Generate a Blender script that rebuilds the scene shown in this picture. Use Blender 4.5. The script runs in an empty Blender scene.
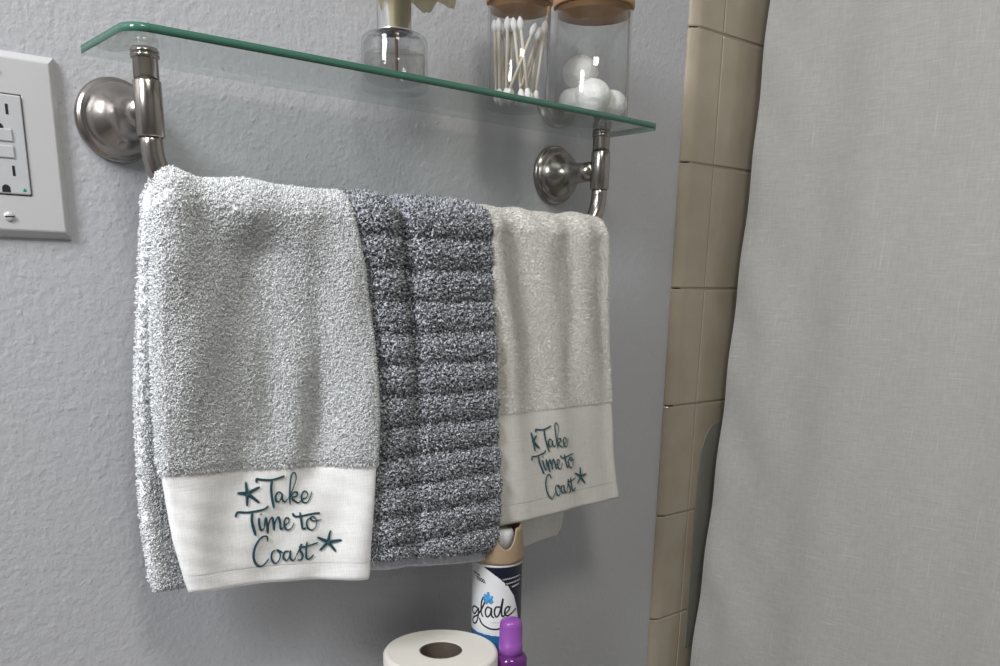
import bpy, bmesh, math
import numpy as np
from mathutils import Vector, Matrix
rng = np.random.default_rng(7)
PI = math.pi
scn = bpy.context.scene
COL = scn.collection

# ------------------------------------------------------------------ camera
cam_d = bpy.data.cameras.new('camera')
cam = bpy.data.objects.new('camera', cam_d); COL.objects.link(cam)
cam_d.sensor_width = 36.0
cam_d.lens = 0.8915302 * 36.0
cam_d.shift_y = 0.19017
cam_d.clip_start = 0.02
r_ = Vector((0.7574, -0.6527, 0.0177)).normalized()
f_ = Vector((0.6338, 0.7285, -0.2600)).normalized()
u_ = r_.cross(f_).normalized(); r_ = f_.cross(u_).normalized()
M = Matrix((r_, u_, -f_)).transposed().to_4x4()
M.translation = Vector((-0.1562, -0.7485, 1.1117))
cam.matrix_world = M
scn.camera = cam

# ------------------------------------------------------------------ world, lights, exposure
scn.view_settings.view_transform = 'Standard'
scn.view_settings.look = 'None'
scn.view_settings.gamma = 1.0
scn.view_settings.use_curve_mapping = False
scn.view_settings.exposure = 1.0
w = bpy.data.worlds.new('world'); scn.world = w; w.use_nodes = True
w.node_tree.nodes['Background'].inputs[0].default_value = (0.60, 0.64, 0.66, 1)
w.node_tree.nodes['Background'].inputs[1].default_value = 0.10

def area(name, loc, target, sx, sy, power, col):
    l = bpy.data.lights.new(name, 'AREA'); l.shape = 'RECTANGLE'; l.size = sx; l.size_y = sy
    l.energy = power; l.color = col
    o = bpy.data.objects.new(name, l); COL.objects.link(o)
    o.location = loc
    o.rotation_euler = (Vector(target) - Vector(loc)).to_track_quat('-Z', 'Y').to_euler()
    return o
area('vanity_light', (-0.98, -0.50, 1.90), (0.2, -0.05, 1.0), 0.32, 0.65, 12.3, (0.955, 0.97, 1.0))
area('overhead_fill', (-0.10, -1.10, 2.36), (0.0, -1.0, 0.0), 0.35, 0.35, 6.3, (1.0, 0.965, 0.88))  # warm fill lamp added overhead, out of view

# ------------------------------------------------------------------ materials
def new_mat(name):
    m = bpy.data.materials.new(name); m.use_nodes = True
    nt = m.node_tree; return m, nt, nt.nodes['Principled BSDF']
def N(nt, t, **kw):
    n = nt.nodes.new(t)
    for k, v in kw.items():
        if k in n.inputs: n.inputs[k].default_value = v
        else: setattr(n, k, v)
    return n
def plain(name, col, rough=0.5, metal=0.0, spec=0.5, noise=0.0, nscale=50, bump=0.0, bscale=300, sheen=0.0, bdist=0.001):
    m, nt, b = new_mat(name)
    b.inputs['Base Color'].default_value = (*col, 1)
    b.inputs['Roughness'].default_value = rough
    b.inputs['Metallic'].default_value = metal
    b.inputs['Specular IOR Level'].default_value = spec
    if sheen:
        b.inputs['Sheen Weight'].default_value = sheen
    tc = N(nt, 'ShaderNodeTexCoord')
    if noise:
        n = N(nt, 'ShaderNodeTexNoise', Scale=nscale, Detail=3.0)
        nt.links.new(tc.outputs['Object'], n.inputs['Vector'])
        mx = N(nt, 'ShaderNodeMix', data_type='RGBA')
        mx.inputs[6].default_value = (*[c * (1 - noise) for c in col], 1)
        mx.inputs[7].default_value = (*[min(1, c * (1 + noise)) for c in col], 1)
        nt.links.new(n.outputs['Fac'], mx.inputs[0]); nt.links.new(mx.outputs[2], b.inputs['Base Color'])
    if bump:
        n = N(nt, 'ShaderNodeTexNoise', Scale=bscale, Detail=2.0)
        nt.links.new(tc.outputs['Object'], n.inputs['Vector'])
        bp = N(nt, 'ShaderNodeBump', Strength=bump, Distance=bdist)
        nt.links.new(n.outputs['Fac'], bp.inputs['Height']); nt.links.new(bp.outputs['Normal'], b.inputs['Normal'])
    return m

def wall_paint():
    m, nt, b = new_mat('orange_peel_paint')
    b.inputs['Base Color'].default_value = (0.455, 0.46, 0.485, 1)
    b.inputs['Roughness'].default_value = 0.42
    tc = N(nt, 'ShaderNodeTexCoord')
    mp = N(nt, 'ShaderNodeMapping')
    nt.links.new(tc.outputs['Object'], mp.inputs['Vector'])
    n1 = N(nt, 'ShaderNodeTexNoise', Scale=260.0, Detail=2.0, Roughness=0.5)
    n2 = N(nt, 'ShaderNodeTexNoise', Scale=120.0, Detail=2.0, Roughness=0.5)
    n3 = N(nt, 'ShaderNodeTexNoise', Scale=140.0, Detail=1.0)
    for n in (n1, n2, n3): nt.links.new(mp.outputs[0], n.inputs['Vector'])
    rp = N(nt, 'ShaderNodeMapRange'); rp.inputs[1].default_value = 0.62; rp.inputs[2].default_value = 0.80
    nt.links.new(n3.outputs['Fac'], rp.inputs[0])
    a = N(nt, 'ShaderNodeMath', operation='MULTIPLY'); a.inputs[1].default_value = 0.55
    nt.links.new(n1.outputs['Fac'], a.inputs[0])
    s = N(nt, 'ShaderNodeMath', operation='ADD'); nt.links.new(a.outputs[0], s.inputs[0]); nt.links.new(n2.outputs['Fac'], s.inputs[1])
    c = N(nt, 'ShaderNodeMath', operation='MULTIPLY_ADD'); c.inputs[1].default_value = 0.35
    nt.links.new(rp.outputs[0], c.inputs[0]); nt.links.new(s.outputs[0], c.inputs[2])
    bp = N(nt, 'ShaderNodeBump', Strength=0.75, Distance=0.0011)
    nt.links.new(c.outputs[0], bp.inputs['Height']); nt.links.new(bp.outputs['Normal'], b.inputs['Normal'])
    return m

def tile_mat():
    m, nt, b = new_mat('glazed_beige_tile')
    b.inputs['Roughness'].default_value = 0.16
    tc = N(nt, 'ShaderNodeTexCoord')
    n = N(nt, 'ShaderNodeTexNoise', Scale=22.0, Detail=4.0)
    nt.links.new(tc.outputs['Object'], n.inputs['Vector'])
    mx = N(nt, 'ShaderNodeMix', data_type='RGBA')
    mx.inputs[6].default_value = (0.33, 0.28, 0.205, 1); mx.inputs[7].default_value = (0.44, 0.39, 0.31, 1)
    nt.links.new(n.outputs['Fac'], mx.inputs[0]); nt.links.new(mx.outputs[2], b.inputs['Base Color'])
    n2 = N(nt, 'ShaderNodeTexNoise', Scale=35.0, Detail=1.0)
    nt.links.new(tc.outputs['Object'], n2.inputs['Vector'])
    bp = N(nt, 'ShaderNodeBump', Strength=0.35, Distance=0.001)
    nt.links.new(n2.outputs['Fac'], bp.inputs['Height']); nt.links.new(bp.outputs['Normal'], b.inputs['Normal'])
    return m

def metal_mat():
    m, nt, b = new_mat('brushed_nickel')
    b.inputs['Metallic'].default_value = 1.0
    b.inputs['Base Color'].default_value = (0.37, 0.34, 0.315, 1)
    b.inputs['Roughness'].default_value = 0.27
    tc = N(nt, 'ShaderNodeTexCoord')
    mp = N(nt, 'ShaderNodeMapping'); mp.inputs['Scale'].default_value = (120, 120, 4000)
    n = N(nt, 'ShaderNodeTexNoise', Scale=1.0, Detail=2.0)
    nt.links.new(tc.outputs['Object'], mp.inputs[0]); nt.links.new(mp.outputs[0], n.inputs['Vector'])
    mr = N(nt, 'ShaderNodeMapRange'); mr.inputs[3].default_value = 0.19; mr.inputs[4].default_value = 0.24
    nt.links.new(n.outputs['Fac'], mr.inputs[0]); nt.links.new(mr.outputs[0], b.inputs['Roughness'])
    return m

def thin_glass(name, tint, ior=1.5, rough=0.02):
    m = bpy.data.materials.new(name); m.use_nodes = True; nt = m.node_tree
    nt.nodes.remove(nt.nodes['Principled BSDF']); out = nt.nodes['Material Output']
    t = N(nt, 'ShaderNodeBsdfTransparent'); t.inputs[0].default_value = (*tint, 1)
    g = N(nt, 'ShaderNodeBsdfGlossy'); g.inputs['Roughness'].default_value = rough
    fr = N(nt, 'ShaderNodeFresnel'); fr.inputs[0].default_value = ior
    geo = N(nt, 'ShaderNodeNewGeometry')
    # same reflectance seen from either face of the wall of glass
    mxi = N(nt, 'ShaderNodeMix', data_type='FLOAT'); mxi.inputs[2].default_value = ior; mxi.inputs[3].default_value = 1 / ior
    nt.links.new(geo.outputs['Backfacing'], mxi.inputs[0])
    nt.links.new(mxi.outputs[0], fr.inputs[0])
    mx = N(nt, 'ShaderNodeMixShader')
    nt.links.new(fr.outputs[0], mx.inputs[0]); nt.links.new(t.outputs[0], mx.inputs[1]); nt.links.new(g.outputs[0], mx.inputs[2])
    nt.links.new(mx.outputs[0], out.inputs[0])
    return m

def cloth_mat(name, c0, c1, nscale=500, sheen=0.3, trans=0.0):
    m, nt, b = new_mat(name)
    b.inputs['Roughness'].default_value = 0.85
    b.inputs['Specular IOR Level'].default_value = 0.25
    b.inputs['Sheen Weight'].default_value = sheen
    tc = N(nt, 'ShaderNodeTexCoord')
    n = N(nt, 'ShaderNodeTexNoise', Scale=nscale, Detail=1.0)
    nt.links.new(tc.outputs['Object'], n.inputs['Vector'])
    mr = N(nt, 'ShaderNodeMapRange'); mr.inputs[1].default_value = 0.35; mr.inputs[2].default_value = 0.65
    mx = N(nt, 'ShaderNodeMix', data_type='RGBA')
    mx.inputs[6].default_value = (*c0, 1); mx.inputs[7].default_value = (*c1, 1)
    nt.links.new(n.outputs['Fac'], mr.inputs[0]); nt.links.new(mr.outputs[0], mx.inputs[0]); nt.links.new(mx.outputs[2], b.inputs['Base Color'])
    return m

def weave_mat(name, col, amp=0.3, sx=1600, sz=2200, spec=0.25, slub=0.0, trans=0.0, axis='XZ'):
    m, nt, b = new_mat(name)
    b.inputs['Roughness'].default_value = 0.8
    b.inputs['Specular IOR Level'].default_value = spec
    b.inputs['Sheen Weight'].default_value = 0.15
    tc = N(nt, 'ShaderNodeTexCoord')
    hs = []
    for sc in ((sx, sx, 60), (60, 60, sz)):
        mp = N(nt, 'ShaderNodeMapping'); mp.inputs['Scale'].default_value = sc
        n = N(nt, 'ShaderNodeTexNoise', Scale=1.0, Detail=1.0)
        nt.links.new(tc.outputs['Object'], mp.inputs[0]); nt.links.new(mp.outputs[0], n.inputs['Vector']); hs.append(n)
    s = N(nt, 'ShaderNodeMath', operation='ADD')
    nt.links.new(hs[0].outputs['Fac'], s.inputs[0]); nt.links.new(hs[1].outputs['Fac'], s.inputs[1])
    bp = N(nt, 'ShaderNodeBump', Strength=amp, Distance=0.0006)
    nt.links.new(s.outputs[0], bp.inputs['Height']); nt.links.new(bp.outputs['Normal'], b.inputs['Normal'])
    mx = N(nt, 'ShaderNodeMix', data_type='RGBA')
    mx.inputs[6].default_value = (*[c * 0.90 for c in col], 1); mx.inputs[7].default_value = (*[min(1, c * 1.08) for c in col], 1)
    mr = N(nt, 'ShaderNodeMapRange'); mr.inputs[1].default_value = 0.7; mr.inputs[2].default_value = 1.3
    nt.links.new(s.outputs[0], mr.inputs[0]); nt.links.new(mr.outputs[0], mx.inputs[0])
    last = mx.outputs[2]
    if slub:
        for sc in ((1, 22, 420), (1, 420, 14)):
            mp = N(nt, 'ShaderNodeMapping'); mp.inputs['Scale'].default_value = sc
            n = N(nt, 'ShaderNodeTexNoise', Scale=1.0, Detail=2.0)
            nt.links.new(tc.outputs['Object'], mp.inputs[0]); nt.links.new(mp.outputs[0], n.inputs['Vector'])
            mr2 = N(nt, 'ShaderNodeMapRange'); mr2.inputs[1].default_value = 0.62; mr2.inputs[2].default_value = 0.8; mr2.inputs[4].default_value = slub
            nt.links.new(n.outputs['Fac'], mr2.inputs[0])
            m3 = N(nt, 'ShaderNodeMix', data_type='RGBA'); m3.inputs[7].default_value = (0.92, 0.92, 0.9, 1)
            nt.links.new(mr2.outputs[0], m3.inputs[0]); nt.links.new(last, m3.inputs[6]); last = m3.outputs[2]
    nt.links.new(last, b.inputs['Base Color'])
    if trans:
        tr = N(nt, 'ShaderNodeBsdfTranslucent'); tr.inputs[0].default_value = (*col, 1)
        ms = N(nt, 'ShaderNodeMixShader'); ms.inputs[0].default_value = trans
        nt.links.new(b.outputs[0], ms.inputs[1]); nt.links.new(tr.outputs[0], ms.inputs[2])
        nt.links.new(ms.outputs[0], nt.nodes['Material Output'].inputs[0])
    return m

MAT = dict(
    paint=wall_paint(), tile=tile_mat(), nickel=metal_mat(),
    grout=plain('beige_grout', (0.27, 0.235, 0.18), 0.9, bump=0.3),
    grey_patch=plain('grey_patch_tone', (0.235, 0.232, 0.205), 0.5, noise=0.1, nscale=60),
    ceiling=plain('white_ceiling_paint', (0.75, 0.75, 0.73), 0.8),
    room=plain('grey_room_paint', (0.33, 0.335, 0.335), 0.7),
    floor=plain('floor_vinyl', (0.30, 0.28, 0.26), 0.5, noise=0.2, nscale=12),
    plastic=plain('white_plastic', (0.53, 0.53, 0.54), 0.28, bump=0.04, bscale=400),
    plastic2=plain('white_socket_plastic', (0.50, 0.51, 0.53), 0.33),
    black=plain('dark_slot', (0.01, 0.01, 0.01), 0.6),
    led=plain('green_lens', (0.01, 0.35, 0.20), 0.3),
    screw=plain('painted_screw', (0.62, 0.62, 0.62), 0.3, metal=0.3),
    glass=thin_glass('shelf_glass', (0.945, 0.975, 0.96)),
    jar=thin_glass('clear_jar_glass', (0.965, 0.97, 0.97)),
    edge=plain('green_glass_edge', (0.045, 0.135, 0.095), 0.15, noise=0.12, nscale=40),
    bamboo=plain('bamboo_wood', (0.45, 0.25, 0.12), 0.5, noise=0.15, nscale=60),
    cotton=plain('white_cotton', (0.95, 0.94, 0.92), 0.9, bump=0.5, bscale=500, sheen=0.3),
    stick=plain('swab_stick', (0.74, 0.66, 0.54), 0.6),
    chrome=plain('polished_chrome', (0.80, 0.80, 0.80), 0.22, metal=1.0),
    petal=plain('cream_petal', (0.80, 0.75, 0.60), 0.6, noise=0.1, nscale=80),
    reed=plain('brown_reed', (0.22, 0.12, 0.08), 0.7),
    liquid=thin_glass('pale_scented_oil', (0.97, 0.96, 0.93), 1.36),
    terry_w=cloth_mat('white_terry', (0.84, 0.865, 0.885), (0.89, 0.90, 0.91)),
    terry_r=cloth_mat('ivory_velour', (0.74, 0.725, 0.68), (0.80, 0.785, 0.74), 300),
    terry_g=cloth_mat('slate_terry', (0.11, 0.118, 0.145), (0.72, 0.74, 0.79), 420, sheen=0.15),
    band_w=weave_mat('white_cotton_weave', (0.90, 0.90, 0.90)),
    band_r=weave_mat('ivory_cotton_weave', (0.60, 0.587, 0.545)),
    band_g=weave_mat('slate_cotton_weave', (0.50, 0.515, 0.56)),
    thread=plain('teal_embroidery_thread', (0.014, 0.065, 0.085), 0.45, noise=0.5, nscale=350),
    curtain=weave_mat('white_slub_fabric', (0.435, 0.428, 0.408), 0.25, 900, 900, slub=0.18, trans=0.15),
    porcelain=plain('white_porcelain', (0.72, 0.72, 0.70), 0.15),
    paper=plain('white_tissue_paper', (0.70, 0.675, 0.62), 0.9, bump=0.25, bscale=500),
    card=plain('brown_cardboard', (0.10, 0.075, 0.06), 0.9, noise=0.2, nscale=100),
    can_white=plain('white_can_label', (0.74, 0.75, 0.77), 0.3),
    can_navy=plain('navy_can_label', (0.006, 0.009, 0.024), 0.3),
    can_blue=plain('blue_can_label', (0.02, 0.13, 0.33), 0.3),
    can_sky=plain('sky_blue_print', (0.06, 0.30, 0.62), 0.3),
    can_ink=plain('black_ink', (0.01, 0.01, 0.015), 0.4),
    can_tan=plain('tan_cap_plastic', (0.33, 0.24, 0.15), 0.4),
    steel=plain('tin_rim', (0.6, 0.6, 0.6), 0.25, metal=1.0),
    purple=plain('purple_cap_plastic', (0.27, 0.075, 0.37), 0.35),
    violet=plain('dark_violet_plastic', (0.12, 0.02, 0.16), 0.12),
)

def translucent(m, col, f):
    nt = m.node_tree; b = nt.nodes['Principled BSDF']
    tr = N(nt, 'ShaderNodeBsdfTranslucent'); tr.inputs[0].default_value = (*col, 1)
    ms = N(nt, 'ShaderNodeMixShader'); ms.inputs[0].default_value = f
    nt.links.new(b.outputs[0], ms.inputs[1]); nt.links.new(tr.outputs[0], ms.inputs[2])
    nt.links.new(ms.outputs[0], nt.nodes['Material Output'].inputs[0])
translucent(MAT['petal'], (0.88, 0.84, 0.70), 0.5)

# ------------------------------------------------------------------ mesh helpers
def link(name, me, mat, parent=None, smooth=True):
    o = bpy.data.objects.new(name, me); COL.objects.link(o)
    if mat is not None:
        for m in (mat if isinstance(mat, (list, tuple)) else [mat]): me.materials.append(m)
    if parent is not None: o.parent = parent
    if smooth:
        me.polygons.foreach_set('use_smooth', [True] * len(me.polygons))
    return o
def bobj(name, bm, mat, parent=None, smooth=False, bevel=0.0, seg=2):
    me = bpy.data.meshes.new(name)
    bmesh.ops.recalc_face_normals(bm, faces=bm.faces)
    bm.to_mesh(me); bm.free()
    o = link(name, me, mat, parent, smooth)
    if bevel:
        b = o.modifiers.new('bevel', 'BEVEL'); b.width = bevel; b.segments = seg; b.limit_method = 'ANGLE'
        b.harden_normals = False
    return o
def npmesh(name, verts, quads, mat, parent=None, tris=None, matidx=None, smooth=True):
    me = bpy.data.meshes.new(name)
    V = np.asarray(verts, np.float32).reshape(-1, 3)
    q = np.asarray(quads, np.int32).reshape(-1, 4)
    nq = len(q)
    t = np.asarray(tris, np.int32).reshape(-1, 3) if tris is not None else np.zeros((0, 3), np.int32)
    me.vertices.add(len(V)); me.vertices.foreach_set('co', V.ravel())
    loops = np.concatenate([q.ravel(), t.ravel()])
    me.loops.add(len(loops)); me.loops.foreach_set('vertex_index', loops)
    me.polygons.add(nq + len(t))
    st = np.concatenate([np.arange(nq) * 4, nq * 4 + np.arange(len(t)) * 3]).astype(np.int32)
    me.polygons.foreach_set('loop_start', st)
    if matidx is not None: me.polygons.foreach_set('material_index', np.asarray(matidx, np.int32))
    me.update(calc_edges=True); me.validate()
    return link(name, me, mat, parent, smooth)
def box(bm, x0, x1, y0, y1, z0, z1):
    vs = [bm.verts.new((x, y, z)) for x in (x0, x1) for y in (y0, y1) for z in (z0, z1)]
    for f in ((0, 1, 3, 2), (4, 6, 7, 5), (0, 4, 5, 1), (2, 3, 7, 6), (0, 2, 6, 4), (1, 5, 7, 3)):
        bm.faces.new([vs[i] for i in f])
def lathe(bm, prof, origin=(0, 0, 0), axis='z', n=48, cap=True):
    """prof: list of (r, h).  axis z or -y (h goes towards -y)."""
    ox, oy, oz = origin; rings = []
    for r, h in prof:
        ring = []
        for i in range(n):
            a = 2 * PI * i / n; c, s = r * math.cos(a), r * math.sin(a)
            p = (ox + c, oy + s, oz + h) if axis == 'z' else (ox + c, oy - h, oz + s)
            ring.append(bm.verts.new(p))
        rings.append(ring)
    for A, B in zip(rings, rings[1:]):
        for i in range(n):
            bm.faces.new((A[i], A[(i + 1) % n], B[(i + 1) % n], B[i]))
    if cap:
        bm.faces.new(rings[0][::-1]); bm.faces.new(rings[-1])
def smooth_path(pts, k=6):
    P = [Vector(p) for p in pts]
    if len(P) < 3: 
        return [P[0].lerp(P[-1], i / k) for i in range(k + 1)]
    out = []
    for i in range(len(P) - 1):
        p0 = P[max(i - 1, 0)]; p1 = P[i]; p2 = P[i + 1]; p3 = P[min(i + 2, len(P) - 1)]
        for j in range(k):
            t = j / k
            out.append(0.5 * ((2 * p1) + (p2 - p0) * t + (2 * p0 - 5 * p1 + 4 * p2 - p3) * t * t + (3 * p1 - p0 - 3 * p2 + p3) * t ** 3))
    out.append(P[-1]); return out
def tube(bm, pts, rad, n=12, flat=None):
    """tube through pts; rad float or list; flat=(normal, factor) squashes along normal"""
    P = [Vector(p) for p in pts]; rings = []
    prev = None
    for i, p in enumerate(P):
        t = (P[min(i + 1, len(P) - 1)] - P[max(i - 1, 0)])
        if t.length < 1e-9: t = Vector((0, 0, 1))
        t.normalize()
        if prev is None:
            a = Vector((0, 0, 1)) if abs(t.z) < 0.9 else Vector((1, 0, 0))
            x = t.cross(a).normalized()
        else:
            x = (prev - t * prev.dot(t))
            x = x.normalized() if x.length > 1e-6 else t.orthogonal().normalized()
        prev = x; y = t.cross(x)
        r = rad[i] if isinstance(rad, (list, tuple)) else rad
        ring = []
        for k in range(n):
            a = 2 * PI * k / n
            d = x * (r * math.cos(a)) + y * (r * math.sin(a))
            if flat: nn = flat[i][0] if isinstance(flat, list) else flat[0]; fa = flat[i][1] if isinstance(flat, list) else flat[1]; d = d - nn * d.dot(nn) * (1 - fa)
            ring.append(bm.verts.new(p + d))
        rings.append(ring)
    for A, B in zip(rings, rings[1:]):
        for i in range(n): bm.faces.new((A[i], A[(i + 1) % n], B[(i + 1) % n], B[i]))
    bm.faces.new(rings[0][::-1]); bm.faces.new(rings[-1])
def empty(name, loc, label, cat, group=None):
    o = bpy.data.objects.new(name, None); COL.objects.link(o); o.location = loc; o.empty_display_size = 0.02
    o['label'] = label; o['category'] = cat
    if group: o['group'] = group
    return o
def tag(o, label, cat, group=None):
    o['label'] = label; o['category'] = cat
    if group: o['group'] = group
    return o
def struct(o): o['kind'] = 'structure'; return o
def settle(parent):
    """children are modelled in world coordinates: keep them there"""
    loc = Vector(parent.location)
    def walk(o):
        for c in o.children:
            c.matrix_parent_inverse = Matrix.Identity(4)
            if c.type == 'MESH' and not c.get('_done'):
                c.data.transform(Matrix.Translation(-loc)); c['_done'] = 1
            walk(c)
    bpy.context.view_layer.update()
    walk(parent)
    def clean(o):
        for c in o.children:
            if '_done' in c: del c['_done']
            clean(c)
    clean(parent)

# ------------------------------------------------------------------ setting
X0, X1, Y0, ZC = -1.25, 1.75, -2.05, 2.42
TX, TG = 0.7765, 0.8335         # left edge of bullnose column, first joint
bm = bmesh.new(); box(bm, X0, X1, 0.0, 0.12, 0, ZC); struct(bobj('wall_back', bm, MAT['paint']))
bm = bmesh.new(); box(bm, X0, X1, Y0 - 0.12, Y0, 0, ZC); struct(bobj('wall_front', bm, MAT['room']))
bm = bmesh.new(); box(bm, X0 - 0.12, X0, Y0, 0.12, 0, ZC); struct(bobj('wall_left', bm, MAT['room']))
bm = bmesh.new(); box(bm, X1, X1 + 0.12, Y0, 0.12, 0, ZC); struct(bobj('wall_right', bm, MAT['grout']))
bm = bmesh.new(); box(bm, X0 - 0.12, X1 + 0.12, Y0 - 0.12, 0.12, -0.1, 0); struct(bobj('floor', bm, MAT['floor']))
bm = bmesh.new(); box(bm, X0 - 0.12, X1 + 0.12, Y0 - 0.12, 0.12, ZC, ZC + 0.1); struct(bobj('ceiling', bm, MAT['ceiling']))
# tiled field (every tile a cushion-edged block in one surface) and the bullnose column
Z0, PITCH = 1.40945, 0.15009
GZ = [Z0 + (3 - k) * PITCH for k in range(13)]           # joints
bm = bmesh.new()
for a, b in zip(GZ, GZ[1:]):
    xx = TG
    for c in range(6):
        box(bm, xx + 0.0012, xx + PITCH - 0.0012, -0.0095, -0.001, b + 0.0012, a - 0.0012); xx += PITCH
struct(bobj('wall_shower_tiles', bm, MAT['tile'], bevel=0.0016, seg=3))
bm = bmesh.new(); box(bm, TX + 0.010, X1 - 0.01, -0.0085, -0.0005, GZ[-1], GZ[0]); struct(bobj('trim_1', bm, MAT['grout']))
bm = bmesh.new()
for a, b in zip(GZ, GZ[1:]):
    prof = []
    R = 0.0095
    for i in range(11):
        t = i / 10 * PI / 2
        prof.append((TX + 0.016 * (1 - math.cos(t)) , -R * math.sin(t)))
    prof.append((TG - 0.0012, -R))
    prof.append((TG - 0.0012, 0.0)); 
    zz = [(b + 0.0010, 0.0008), (b + 0.0022, 0), (a - 0.0022, 0), (a - 0.0010, 0.0008)]
    rings = []
    for z, ins in zz:
        rings.append([bm.verts.new((x + (ins if i < 3 else 0), y + ins if y < -0.002 else y, z)) for i, (x, y) in enumerate(prof)])
    n = len(prof)
    for A, B in zip(rings, rings[1:]):
        for i in range(n): bm.faces.new((A[i], A[(i + 1) % n], B[(i + 1) % n], B[i]))
    bm.faces.new(rings[0][::-1]); bm.faces.new(rings[-1])
struct(bobj('trim_2', bm, MAT['tile'], smooth=False, bevel=0.0))
# thin flat grey patch over the tile by the curtain
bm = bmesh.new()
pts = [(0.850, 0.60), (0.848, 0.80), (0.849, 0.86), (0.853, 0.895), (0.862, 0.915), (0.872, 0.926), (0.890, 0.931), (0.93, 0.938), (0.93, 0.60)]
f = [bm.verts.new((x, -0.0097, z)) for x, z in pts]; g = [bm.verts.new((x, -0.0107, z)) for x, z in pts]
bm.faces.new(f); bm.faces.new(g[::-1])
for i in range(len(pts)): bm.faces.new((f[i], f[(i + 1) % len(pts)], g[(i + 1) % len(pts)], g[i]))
struct(bobj('trim_3', bm, MAT['grey_patch'], bevel=0.0004))

# ------------------------------------------------------------------ outlet
CX = 0.0170; CZ = 1.200
out = empty('wall_outlet', (CX, 0, CZ), 'white ground fault outlet with rectangular cover plate on the grey wall', 'outlet')
bm = bmesh.new()
hx, hz = 0.0423, 0.0622; ox, oz = 0.0169, 0.0337
rings = []
for (ax, az, y) in ((hx, hz, 0.0), (hx, hz, -0.0015), (hx - 0.0012, hz - 0.0012, -0.0032), (hx - 0.0045, hz - 0.0045, -0.0062), (hx - 0.0056, hz - 0.0056, -0.0066), (ox + 0.0003, oz + 0.0003, -0.0068), (ox, oz, -0.0064), (ox, oz, -0.001)):
    rings.append([bm.verts.new((CX + sx * ax, y, CZ + sz * az)) for sx, sz in ((-1, -1), (1, -1), (1, 1), (-1, 1))])
for A, B in zip(rings, rings[1:]):
    for i in range(4): bm.faces.new((A[i], A[(i + 1) % 4], B[(i + 1) % 4], B[i]))
bobj('cover_plate', bm, MAT['plastic'], out, bevel=0.0006, seg=2)
bm = bmesh.new(); box(bm, CX - ox + 0.0007, CX + ox - 0.0007, -0.0080, -0.001, CZ - oz + 0.0007, CZ + oz - 0.0007)
dev = bobj('socket_insert', bm, MAT['plastic2'], out, bevel=0.0009)
bm = bmesh.new(); box(bm, CX - ox - 0.0002, CX + ox + 0.0002, -0.0040, -0.0008, CZ - oz - 0.0002, CZ + oz + 0.0002)
bobj('shadow_gap', bm, MAT['black'], out)
YF = -0.0080
for dz in (0.0233, -0.0173):
    for sx, h in ((-1, 0.0042), (1, 0.0034)):
        bm = bmesh.new(); box(bm, CX + sx * 0.0062 - 0.0009, CX + sx * 0.0062 + 0.0009, YF - 0.00015, YF + 0.002, CZ + dz - h, CZ + dz + h)
        bobj('slot', bm, MAT['black'], dev)
    bm = bmesh.new()
    pr = [(-0.0027, -0.0024), (0.0027, -0.0024)] + [(0.0027 * math.cos(t), 0.0027 * math.sin(t)) for t in np.linspace(0, PI, 12)]
    a = [bm.verts.new((CX + x, YF - 0.00015, CZ + dz - 0.0122 + z)) for x, z in pr]; b = [bm.verts.new((v.co.x, YF + 0.002, v.co.z)) for v in a]
    bm.faces.new(a); bm.faces.new(b[::-1])
    for i in range(len(a)): bm.faces.new((a[i], a[(i + 1) % len(a)], b[(i + 1) % len(a)], b[i]))
    bobj('ground_hole', bm, MAT['black'], dev)
for z in (0.0062, -0.0048):
    bm = bmesh.new(); box(bm, CX - 0.0078, CX + 0.0078, YF - 0.0009, YF + 0.002, CZ + z - 0.0041, CZ + z + 0.0041)
    bobj('button', bm, MAT['plastic2'], dev, bevel=0.0006)
    bm = bmesh.new(); box(bm, CX - 0.0083, CX + 0.0083, YF - 0.0001, YF + 0.002, CZ + z - 0.0046, CZ + z + 0.0046)
    bobj('button_gap', bm, MAT['screw'], dev)
bm = bmesh.new(); lathe(bm, [(0.0012, -0.002), (0.0012, 0.0002), (0.0008, 0.0005)], (CX + 0.0117, YF, CZ - 0.0297), 'y', 16)
bobj('indicator_light', bm, MAT['led'], dev)
for sz in (-1, 1):
    bm = bmesh.new(); lathe(bm, [(0.0034, -0.002), (0.0034, 0.0004), (0.0028, 0.0011), (0.0012, 0.0014)], (CX, -0.0068, CZ + sz * 0.0484), 'y', 24)
    s = bobj('screw', bm, MAT['screw'], out, smooth=True)
    bm = bmesh.new(); box(bm, CX - 0.0031, CX + 0.0031, -0.0084, -0.0072, CZ + sz * 0.0484 - 0.0004, CZ + sz * 0.0484 + 0.0004)
    bobj('screw_slot', bm, MAT['black'], s)
settle(out)

# ------------------------------------------------------------------ glass shelf with towel bar
XA, XB, ZA, YB = 0.10025, 0.56315, 1.22562, -0.069
ZBAR, RB = 1.160, 0.008
GB, GT = 1.2645, 1.2700
shelf = empty('glass_shelf', ((XA + XB) / 2, 0, ZA), 'green-edged glass wall shelf with a brushed nickel towel bar below', 'shelf')
bm = bmesh.new()
def rrect(x0, x1, y0, y1, rf, rb):
    P = []
    for cx, cy, r, a0 in ((x1 - rf, y0 + rf, rf, -90), (x1 - rb, y1 - rb, rb, 0), (x0 + rb, y1 - rb, rb, 90), (x0 + rf, y0 + rf, rf, 180)):
        for i in range(9):
            a = math.radians(a0 + 90 * i / 8); P.append((cx + r * math.cos(a), cy + r * math.sin(a)))
    return P
P = rrect(0.0735, 0.6045, -0.1125, -0.016, 0.014, 0.004)
P = [(x, y - (0.0045 * (1 - ((x - 0.339) / 0.2655) ** 2) if y < -0.05 else 0)) for x, y in P]
c = 0.0006
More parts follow.
